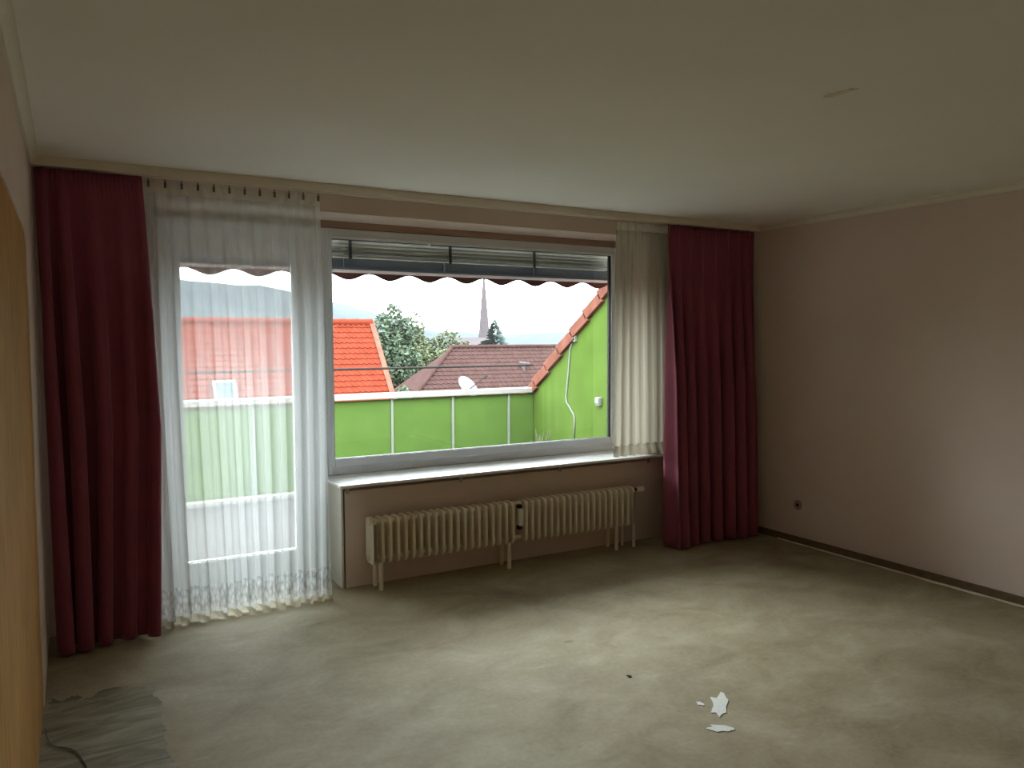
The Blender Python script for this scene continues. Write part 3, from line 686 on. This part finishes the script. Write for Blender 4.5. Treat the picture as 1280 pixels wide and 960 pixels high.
cl = crown(12.65, 33.2, 0.35, 1.45, 1.3, 1.9, 14, 3) + [(12.75, 33.2, 2.55, 0.42, 0.5, 0.75), (12.2, 33.1, 2.2, 0.4, 0.5, 0.6), (13.3, 33.2, 2.1, 0.5, 0.5, 0.6), (11.75, 33.2, 1.2, 0.4, 0.5, 0.6), (12.0, 33.0, -2.2, 1.0, 0.9, 1.2)]
tree((12.65, 33.2, -7), cl, 9000, 0.12, 'leaf_green', 21, 'tall dark green tree right beside the orange roof', 9.0, [(c[0], c[1], c[2]) for c in cl[1:9]])
cl = crown(15.8, 37.0, 0.55, 2.1, 1.4, 1.7, 14, 9) + [(15.5, 36.9, 2.3, 0.35, 0.35, 0.9), (18.0, 36.9, 1.0, 0.6, 0.6, 0.5), (17.2, 36.9, 1.6, 0.7, 0.5, 0.5), (15.0, 36.9, -1.9, 1.2, 0.9, 1.2)]
tree((15.8, 37.0, -7), cl, 8000, 0.12, 'leaf_yellow', 22, 'rounder yellow-green tree between dark tree and brown roof', 8.0, [(c[0], c[1], c[2]) for c in cl[1:9]])
cl = crown(9.75, 24.9, -1.3, 0.75, 0.9, 1.3, 8, 13)
tree((9.75, 24.9, -7), cl, 3500, 0.08, 'leaf_green', 23, 'low shrubby tree in the gap between the two roofs', 5.6, [(c[0], c[1], c[2]) for c in cl[1:6]])
# conifer
ct = thing('tree', (32.4, 60, -7), 'small dark conifer beside the church spire', 'tree', 'trees beyond the balcony')
cf = MB(); r = random.Random(5)
for k in range(26):
    z = 3.2 - k * 0.17; rad = 0.15 + 0.10 * k
    for j in range(14):
        th = r.uniform(0, 6.28); d = rad * r.uniform(0.6, 1.25)
        p0 = Vector((32.4, 60, z)); p1 = p0 + Vector((d * math.cos(th), d * math.sin(th), -0.12 * d + r.uniform(-0.08, 0.1))); w = Vector((-math.sin(th) * 0.12, math.cos(th) * 0.12, 0.13))
        cf.add([p0, p0.lerp(p1, 0.6) + w, p1, p0.lerp(p1, 0.6) - w], [(0, 1, 2), (0, 2, 3)])
cf.build('foliage', 'conifer_green', ct, fix=False)
MB().tube([(32.4, 60, -7), (32.4, 60, 3.0)], [0.25, 0.03], 8).build('trunk', 'bark', ct)

# far wooded hills
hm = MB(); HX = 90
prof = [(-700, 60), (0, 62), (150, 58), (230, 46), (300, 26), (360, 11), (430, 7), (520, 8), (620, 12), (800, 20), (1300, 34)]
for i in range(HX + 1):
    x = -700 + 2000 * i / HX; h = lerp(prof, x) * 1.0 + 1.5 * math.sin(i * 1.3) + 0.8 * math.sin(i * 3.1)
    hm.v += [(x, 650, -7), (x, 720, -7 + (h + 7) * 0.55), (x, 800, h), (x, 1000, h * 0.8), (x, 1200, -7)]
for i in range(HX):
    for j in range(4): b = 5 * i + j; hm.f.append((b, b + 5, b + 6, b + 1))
tag(hm.build('hills', 'hill_haze', smooth=True), 'faint wooded hills along the horizon', 'hills', kind='structure')
